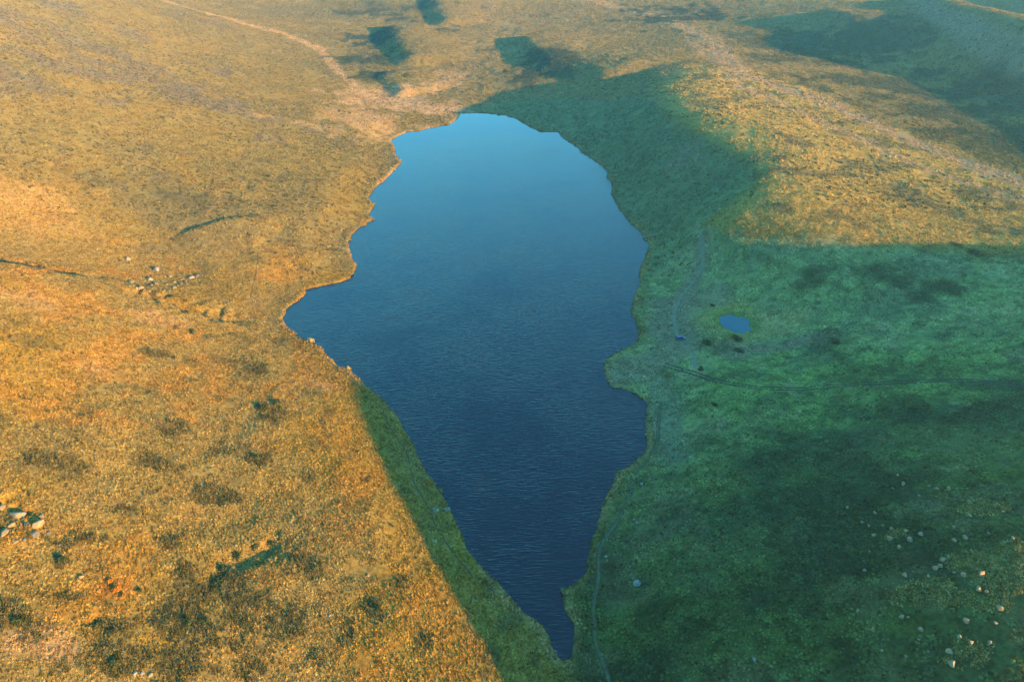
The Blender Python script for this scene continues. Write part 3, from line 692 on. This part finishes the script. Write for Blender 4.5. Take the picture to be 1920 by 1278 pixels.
ORD = 'first second third fourth fifth sixth seventh eighth ninth tenth eleventh twelfth thirteenth fourteenth fifteenth'.split()
def place(field, px, py, band=45):
    """which one it is: rows from far to near, then from left to right"""
    ys = min(p[1] for p in field); row = int((py-ys)//band); mates = sorted(p[0] for p in field if int((p[1]-ys)//band) == row)
    return f'{ORD[mates.index(px)]} from left in the {ORD[row]} row'
GL = 'boulders in the hollow left of the lake'
for p in ((294,508,13,'white','large bluish white boulder, brightest of the hollow left of the lake',.8),
 (282.5,525,10,'white','round white boulder below the largest one in the left hollow',.85),
 (293,533,9,'grey','grey boulder touching the round white one in the left hollow',.6),
 (240.5,487,9,'white','lone whitish boulder highest and farthest left in the hollow',.8),
 (226,490,6,'dark','small dark boulder beside the lone whitish one in the hollow',.9),
 (247,530,8,'lichen','yellow green lichen boulder at the left end of the hollow',.7),
 (265,541,9,'tan','tan rounded boulder just above the grassy bank line',.7),
 (257,541,5,'white','narrow white boulder left of the tan one above the bank',1.1),
 (318,520,10,'lichen','pale greenish boulder in the middle of the hollow',.6),
 (328,530,7,'lichen','yellowish lichen boulder right of centre in the hollow',.7),
 (359,521,11,'white','flat bright white boulder at the right end of the hollow',.45),
 (371,518,8,'grey','blue grey boulder farthest right in the hollow',.7),
 (336,503,6,'lichen','small olive boulder upper right of the largest white one',.7),
 (327,540,8,'tan','tan boulder lowest in the middle of the hollow',.6),
 (377,495,6,'grey','small pale boulder alone upper right of the hollow',.6),
 (427,569,8,'grey','grey boulder near the right end of the grassy bank',.5)):
    boulder(p[0], p[1], p[2]*1.2, p[3], p[4], GL, p[5])
SMALL = ((250,536,4),(310,519,4),(303,516,4),(343,524,4),(286,541,5),(275,532,4),(312,534,5),(335,536,4),(349,529,5),(365,527,4),(300,541,4),(318,546,5),(238,531,4),(243,537,4),(262,534,4),(270,545,4),(277,540,4),(284,535,5),(297,527,4),(305,527,4),(321,537,4),(333,522,4),(340,533,5),(352,533,4),(308,546,4),(345,517,4),(232,496,4),(252,492,3.5))
for px, py, w in SMALL:
    kd = rk.choice(('grey', 'tan', 'lichen')); boulder(px, py, w*1.25, kd, f"small {dict(grey='grey', tan='tan', lichen='greenish')[kd]} stone, {place(SMALL, px, py, 11)} of the left hollow", GL, .7, 'stone')
GO = 'rock outcrop at the lower left edge'
for p in ((34,968,30,'tan','broad tan rock of the outcrop at the lower left edge',.75),(70,985,26,'tan','upright tan rock casting the dark shadow in the left outcrop',.8),(64,1003,18,'grey','grey brown rock at the foot of the upright tan one',.6),
 (4,953,18,'tan','tan rock cut by the left edge of the picture, uppermost',.8),(8,1000,22,'tan','low tan rock at the left edge below the outcrop',.6),(90,1000,12,'grey','small grey rock right of the left outcrop',.6),(48,985,15,'dark','dark rock wedged between the two tan rocks of the outcrop',.7),(20,985,16,'tan','tan rock under the broad one in the left outcrop',.6),(46,1012,13,'tan','low tan rock in front of the left outcrop',.5),(28,1015,12,'grey','small grey rock in front of the left outcrop',.6),(78,968,12,'tan','small tan rock behind the upright one in the left outcrop',.7)):
    boulder(p[0], p[1], p[2], p[3], p[4], GO, p[5]*.8, sink=.38)
for p in ((113,1021,8,'white','pale flat stone just below the left outcrop',.4),(152,1082,11,'tan','rounded pale yellow stone left of the rust orange shrub',.7),(253,1262,12,'white','leftmost of the pale stones at the bottom edge',.5),(267,1262,11,'white','middle one of the pale stones at the bottom edge',.5),(281,1266,12,'tan','rightmost of the pale stones at the bottom edge',.5),
 (545,979,7,'white','small white stone alone in the golden grass above the dark gully',.5),(618,1154,7,'white','pale stone in the golden grass left of the footpath',.7),(728,1154,8,'grey','pale stone beside a dark shadow near the left footpath',.7),(690,1079,7,'tan','tan stone in the golden grass near the shade edge',.6),
 (816,1014,7,'white','pale stone beside the left footpath in the shade',.6),(1195,1094,17,'white','large pale round boulder right of the footpath on the dark meadow',.75),
 (1188,974,5,'white','left stone of a small pale trio right of the footpath',.7),(1194,979,6,'white','middle stone of a small pale trio right of the footpath',.7),(1198,981,5,'grey','right stone of a small pale trio right of the footpath',.7),
 (1136,1043,7,'white','pale stone close to the right footpath',.6),(1139,1050,5,'grey','small grey stone under the pale one by the right footpath',.6),(1160,1006,5,'grey','single grey stone on the bend of the right footpath',.6),(1203,907,7,'white','white stone between the right footpath and the dark meadow',.35),
 (1415,1236,13,'grey','bluish slab at the bottom of the dark meadow',.35),(1369,1087,4,'white','tiny white stone in the middle of the dark meadow',.8),(1148,717,5,'white','white stone on the tip of the right promontory',.7),(1307,572,3.5,'white','white stone on the bare ground above the car',.8),
 (1315,297,6,'white','white boulder on the shaded slope below the spur crest',.8),(1215,190,6,'grey','pale boulder high on the shaded slope above the lake head',.7),(1270,255,7,'grey','grey boulder on the crest above the shaded slope',.7)):
    boulder(p[0], p[1], p[2], p[3], p[4], None, p[5], 'stone' if p[2] < 9 else 'boulder')
GW = 'dark rocks standing in the shallows'
for px, py, w, lb in ((1015,251,4.5,'dark rock in the shallows, leftmost near the far shore'),(1023,250,4.5,'upright dark rock next to the leftmost one in the far shallows'),(1050,260,5,'dark rock in the shallows at the notch of the far shore'),(1193,440,5,'lone dark rock in the shallows off the right shore')):
    boulder(px, py, w, 'dark', lb, GW, .9, 'shore_rock', .35)
o = boulder(1044, 1214, 24, 'grey', 'pale flat rock awash at the narrow end of the lake', None, .25, 'shore_rock'); o.location.z = -.30
GM = 'boulders scattered over the lower right meadow'
BIG = {(1767,1052):'upper of the sunlit trio of boulders',(1753,1067):'lower left of the sunlit trio of boulders',(1837,1079):'largest sunlit boulder near the right edge of the meadow',(1833,1107):'sunlit boulder straight below the largest one near the right edge',(1782,1247):'lowest sunlit boulder at the bottom right',(1778,919):'pinkish boulder highest on the right of the boulder field',(1693,909):'orange tipped boulder on the dark thicket at the top of the boulder field',(1667,1012):'golden lit boulder left of the olive grass patch',(1588,951):'grey white boulder farthest left at the top of the boulder field',(1778,1222):'long grey boulder above the lowest sunlit one',(1873,1142):'long sunlit boulder near the right edge below the largest one'}
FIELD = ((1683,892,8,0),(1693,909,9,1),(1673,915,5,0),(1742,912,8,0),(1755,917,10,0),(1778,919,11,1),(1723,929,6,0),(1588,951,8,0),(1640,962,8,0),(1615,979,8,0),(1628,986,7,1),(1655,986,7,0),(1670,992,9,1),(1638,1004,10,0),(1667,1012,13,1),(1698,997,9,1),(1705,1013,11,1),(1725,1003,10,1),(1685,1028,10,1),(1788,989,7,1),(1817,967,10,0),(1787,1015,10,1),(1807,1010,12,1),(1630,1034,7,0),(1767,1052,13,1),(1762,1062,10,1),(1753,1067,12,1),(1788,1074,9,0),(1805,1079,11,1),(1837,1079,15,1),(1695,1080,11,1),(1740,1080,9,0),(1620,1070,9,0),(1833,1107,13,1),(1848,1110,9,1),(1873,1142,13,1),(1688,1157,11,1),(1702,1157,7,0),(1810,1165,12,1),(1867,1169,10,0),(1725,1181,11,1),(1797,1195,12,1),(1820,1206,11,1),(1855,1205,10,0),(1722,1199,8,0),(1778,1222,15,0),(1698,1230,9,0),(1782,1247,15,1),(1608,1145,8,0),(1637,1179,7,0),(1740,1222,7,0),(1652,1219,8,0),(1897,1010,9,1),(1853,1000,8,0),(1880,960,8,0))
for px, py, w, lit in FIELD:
    kd = 'tan' if lit or rk.random() < .5 else 'grey'  # lit boulders always take the tan stone, sun colour painted in
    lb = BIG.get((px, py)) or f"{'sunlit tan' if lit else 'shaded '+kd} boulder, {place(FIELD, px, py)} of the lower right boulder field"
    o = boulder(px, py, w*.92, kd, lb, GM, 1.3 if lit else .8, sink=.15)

# ======================= single shrubs =======================
leaf_mats = {k: tuft_material(k+'_leaves', base=c, vary=.9) for k, c in dict(dark=(.05, .08, .035), rust=(.44, .20, .035), yellow=(.50, .42, .12), silver=(.30, .36, .26), olive=(.20, .20, .075)).items()}
wood = plain_material('shrub_wood', (.12, .09, .06), .3, 5)
def bush_meshes(kind, seed):
    rng = random.Random(seed); V, F, A = [], [], []
    lobes = [(rng.uniform(-.28, .28), rng.uniform(-.28, .28), rng.uniform(.25, .5), rng.uniform(.2, .34)) for k in range(7)]
    for k in range(230):
        lx, ly, lz, lr = rng.choice(lobes); d = Vector((rng.gauss(0, 1), rng.gauss(0, 1), rng.gauss(.25, 1))).normalized()
        p = Vector((lx, ly, lz))+d*lr*rng.uniform(.65, 1.1); p.z = max(p.z, .04)
        u = Vector((rng.gauss(0, 1), rng.gauss(0, 1), rng.gauss(0, 1))).normalized(); w = d.cross(u).normalized(); u = (d*.4+u).normalized(); s = rng.uniform(.05, .11)
        b = len(V); V += [tuple(p-u*s), tuple(p+w*s*.6), tuple(p+u*s), tuple(p-w*s*.6)]; F.append((b, b+1, b+2, b+3)); A += [rng.random()]*4
    me = bpy.data.meshes.new('foliage'); me.from_pydata(V, [], F); me.update()
    at = me.attributes.new('vary', 'FLOAT', 'POINT'); at.data.foreach_set('value', np.array(A, np.float32)); me.materials.append(leaf_mats[kind])
    V, F = [], []
    for lx, ly, lz, lr in lobes[:5]:
        b = len(V); V += [(.025, 0, -.05), (-.015, .022, -.05), (-.015, -.022, -.05), (lx, ly, lz+.05)]; F += [(b, b+1, b+3), (b+1, b+2, b+3), (b+2, b, b+3)]
    ms = bpy.data.meshes.new('stem'); ms.from_pydata(V, [], F); ms.update(); ms.materials.append(wood); return me, ms
BUSH = {k: [bush_meshes(k, 300+q) for q in range(2)] for k in leaf_mats}
def bush(px, py, wpx, kind, label, group=None, hr=.8):
    g = ground(px, py); _, _, dep = project(*g); w = wpx*dep/FPX
    r = empty('shrub', (g[0], g[1], g[2]-.03), rk.uniform(0, 6.28)); r.scale = (w, w, w*hr)
    fo, st = rk.choice(BUSH[kind])
    for nm, m in (('foliage', fo), ('stem', st)):
        o = bpy.data.objects.new(nm, m); C.objects.link(o); o.parent = r
    return tag(r, label, 'shrub', group)
GS, GB, GT = 'dark shrubs on the golden slope', 'shrubs at the water edge', 'dark shrubs on the right meadow'
for p in ((585,640,12,'yellow','bright yellow shrub leaning over the water at the left bay',GB,1.2),(656,692,9,'yellow','small yellow white shrub at the water edge where the shade begins',GB,1.2),
 (817,959,12,'silver','silvery shrub between the left footpath and the water',GB,.8),(839,957,11,'silver','silvery shrub right at the water edge in the shade',GB,.8),(829,920,11,'olive','olive shrub on the shaded left shore',GB,.9),(803,905,9,'rust','reddish shrub on the shaded left shore',GB,.9),
 (1058,1112,15,'olive','leafy shrub on the small spit at the narrow end of the lake',GB,.8),(1250,703,15,'olive','olive shrub where the wheel ruts begin',None,.6),
 (218,1104,18,'rust','rust orange shrub in the lower left grass',None,.8),(205,1094,13,'rust','smaller rust shrub at the upper left of the largest rust one',None,.8),(232,1118,12,'rust','smaller rust shrub at the lower right of the largest rust one',None,.7),
 (193,1172,20,'dark','compact dark shrub below the rust orange one',GS,.7),(112,1055,18,'dark','dark shrub right of the lower left outcrop',GS,.6),(35,1160,20,'dark','dark shrub near the left edge below the outcrop',GS,.6),(220,1245,20,'dark','dark shrub behind the pale stones at the bottom edge',GS,.7),(262,1108,9,'dark','small dark shrub right of the rust ones',GS,.8),
 (405,1095,17,'dark','dark shrub at the lower end of the dark gully',GS,.7),(420,1068,16,'dark','dark shrub at the bend of the dark gully',GS,.7),(445,1045,16,'dark','dark shrub in the middle of the dark gully',GS,.6),(478,1030,15,'dark','dark shrub on the upper stretch of the dark gully',GS,.6),(508,1018,13,'dark','dark shrub near the top of the dark gully',GS,.6),(530,1004,11,'olive','olive shrub at the very top of the dark gully',GS,.6),
 (350,1170,18,'dark','left dark shrub of the pair below the gully',GS,.6),(385,1165,15,'dark','right dark shrub of the pair below the gully',GS,.6),(490,768,13,'dark','left shrub of the dark pair in the middle of the golden slope',GS,.7),(518,757,12,'dark','right shrub of the dark pair in the middle of the golden slope',GS,.7),(480,858,11,'dark','dark shrub low in the middle of the golden slope',GS,.7),(362,625,13,'olive','olive shrub just below the grassy bank line',GS,.6),(708,1138,11,'dark','dark shrub in the golden grass near the left footpath',GS,.7),
 (1560,642,24,'dark','wide dark shrub right of the pond',GT,.35),(1380,634,18,'dark','dark shrub just below the pond',GT,.4),(1325,645,17,'dark','dark shrub between the car and the pond foreground',GT,.45),(1385,657,16,'dark','low dark shrub on the bare patch below the pond',GT,.35),(1335,573,9,'dark','dark shrub above the left rim of the pond',GT,.6),(1312,694,12,'dark','dark shrub standing beside the wheel ruts',GT,.7),(1340,760,12,'dark','dark shrub below the wheel ruts',GT,.5)):
    bush(p[0], p[1], p[2]*(1.35 if p[5] == GS else 1.15), p[3], p[4], p[5], p[6])

# ======================= parked car =======================
def make_car(px, py, rz):
    g = ground(px, py); r = empty('parked_car', (g[0], g[1], g[2]+.02), rz)
    paint = plain_material('blue_car_paint', (.03, .08, .20), .08, 2, .3, 0, .5); glass = plain_material('car_glass', (.015, .02, .025), .1, 2, .08, 0, .6)
    rubber = plain_material('tyre_rubber', (.02, .02, .02), .2, 8, .9); steel = plain_material('wheel_rim', (.45, .45, .47), .1, 5, .35, 0, .6); lamp = plain_material('lamp_glass', (.7, .7, .68), .05, 3, .15, 0, .6); red = plain_material('tail_lamp', (.45, .03, .02), .05, 3, .2, 0, .6)
    def loft(name, secs, mat, parent):
        """secs: along x, each (x, half width low, half width high, z low, z high)"""
        V, F = [], []
        for x_, a, b_, z0, z1 in secs: V += [(x_, -a, z0), (x_, a, z0), (x_, b_, z1), (x_, -b_, z1)]
        n = len(secs)
        for i_ in range(n-1):
            for k_ in range(4): F.append((i_*4+k_, i_*4+(k_+1) % 4, (i_+1)*4+(k_+1) % 4, (i_+1)*4+k_))
        F += [(3, 2, 1, 0), tuple((n-1)*4+k_ for k_ in range(4))]
        o = mesh_obj(name, V, F, mat, parent); bv = o.modifiers.new('bevel', 'BEVEL'); bv.width = .05; bv.segments = 2; return o
    body = loft('body', [(-2.1,.78,.74,.42,.86),(-1.9,.86,.82,.30,.98),(-.9,.88,.84,.26,1.0),(.8,.88,.84,.26,1.0),(1.75,.86,.80,.28,.90),(2.1,.76,.70,.36,.76)], paint, r)
    loft('roof', [(-1.75,.66,.62,1.50,1.56),(-1.5,.68,.64,1.50,1.62),(.1,.68,.64,1.50,1.62),(.45,.64,.60,1.48,1.55)], paint, r)
    loft('windows', [(-2.0,.78,.70,.97,1.1),(-1.72,.80,.66,.97,1.51),(.4,.80,.64,.97,1.51),(1.05,.78,.72,.97,1.02)], glass, r)
    for sx in (-1.3, 1.3):
        for sy in (-1, 1):
            w = empty('wheel', (sx, sy*.80, .34)); w.parent = r
            for nm, ra, th, mt in (('tyre', .34, .24, rubber), ('rim', .21, .26, steel)):
                V = [(ra*math.cos(k_*math.tau/18), q_*th/2, ra*math.sin(k_*math.tau/18)) for q_ in (-1, 1) for k_ in range(18)]
                F = [(k_, (k_+1) % 18, 18+(k_+1) % 18, 18+k_) for k_ in range(18)]+[tuple(range(17, -1, -1)), tuple(range(18, 36))]
                mesh_obj(nm, V, F, mt, w)
    def bit(name, c_, s_, mt):
        V = [(c_[0]+a_*s_[0], c_[1]+b_*s_[1], c_[2]+d_*s_[2]) for a_ in (-.5, .5) for b_ in (-.5, .5) for d_ in (-.5, .5)]
        return mesh_obj(name, V, [(0, 1, 3, 2), (4, 6, 7, 5), (0, 4, 5, 1), (2, 3, 7, 6), (0, 2, 6, 4), (1, 5, 7, 3)], mt, r)
    for sy in (-1, 1): bit('headlight', (2.06, sy*.55, .68), (.12, .28, .14), lamp); bit('tail_light', (-2.09, sy*.62, .80), (.08, .2, .2), red); bit('mirror', (.75, sy*.95, 1.05), (.14, .16, .12), paint)
    bit('bumper', (2.12, 0, .42), (.14, 1.4, .18), rubber); bit('bumper', (-2.13, 0, .46), (.14, 1.4, .18), rubber)
    return tag(r, 'small blue car parked on bare ground left of the pond', 'car')
make_car(1276, 636, math.radians(8))

# ======================= haze =======================
def build_haze():
    m, nt, out = new_mat('haze_air')
    v = nt.nodes.new('ShaderNodeVolumePrincipled'); v.inputs['Color'].default_value = (*HAZE_COL, 1); v.inputs['Density'].default_value = HAZE_D; v.inputs['Anisotropy'].default_value = HAZE_G
    nt.links.new(v.outputs[0], out.inputs['Volume'])
    x0, x1, y0, y1, z0, z1 = -6600, 6600, -3700, 9900, -6.0, 215.0
    V = [(x, y, z) for z in (z0, z1) for y in (y0, y1) for x in (x0, x1)]
    F = [(0, 2, 3, 1), (4, 5, 7, 6), (0, 1, 5, 4), (2, 6, 7, 3), (0, 4, 6, 2), (1, 3, 7, 5)]
    return tag(mesh_obj('haze', V, F, m), 'thin bluish haze over the far hills', None, None, 'stuff')
build_haze()
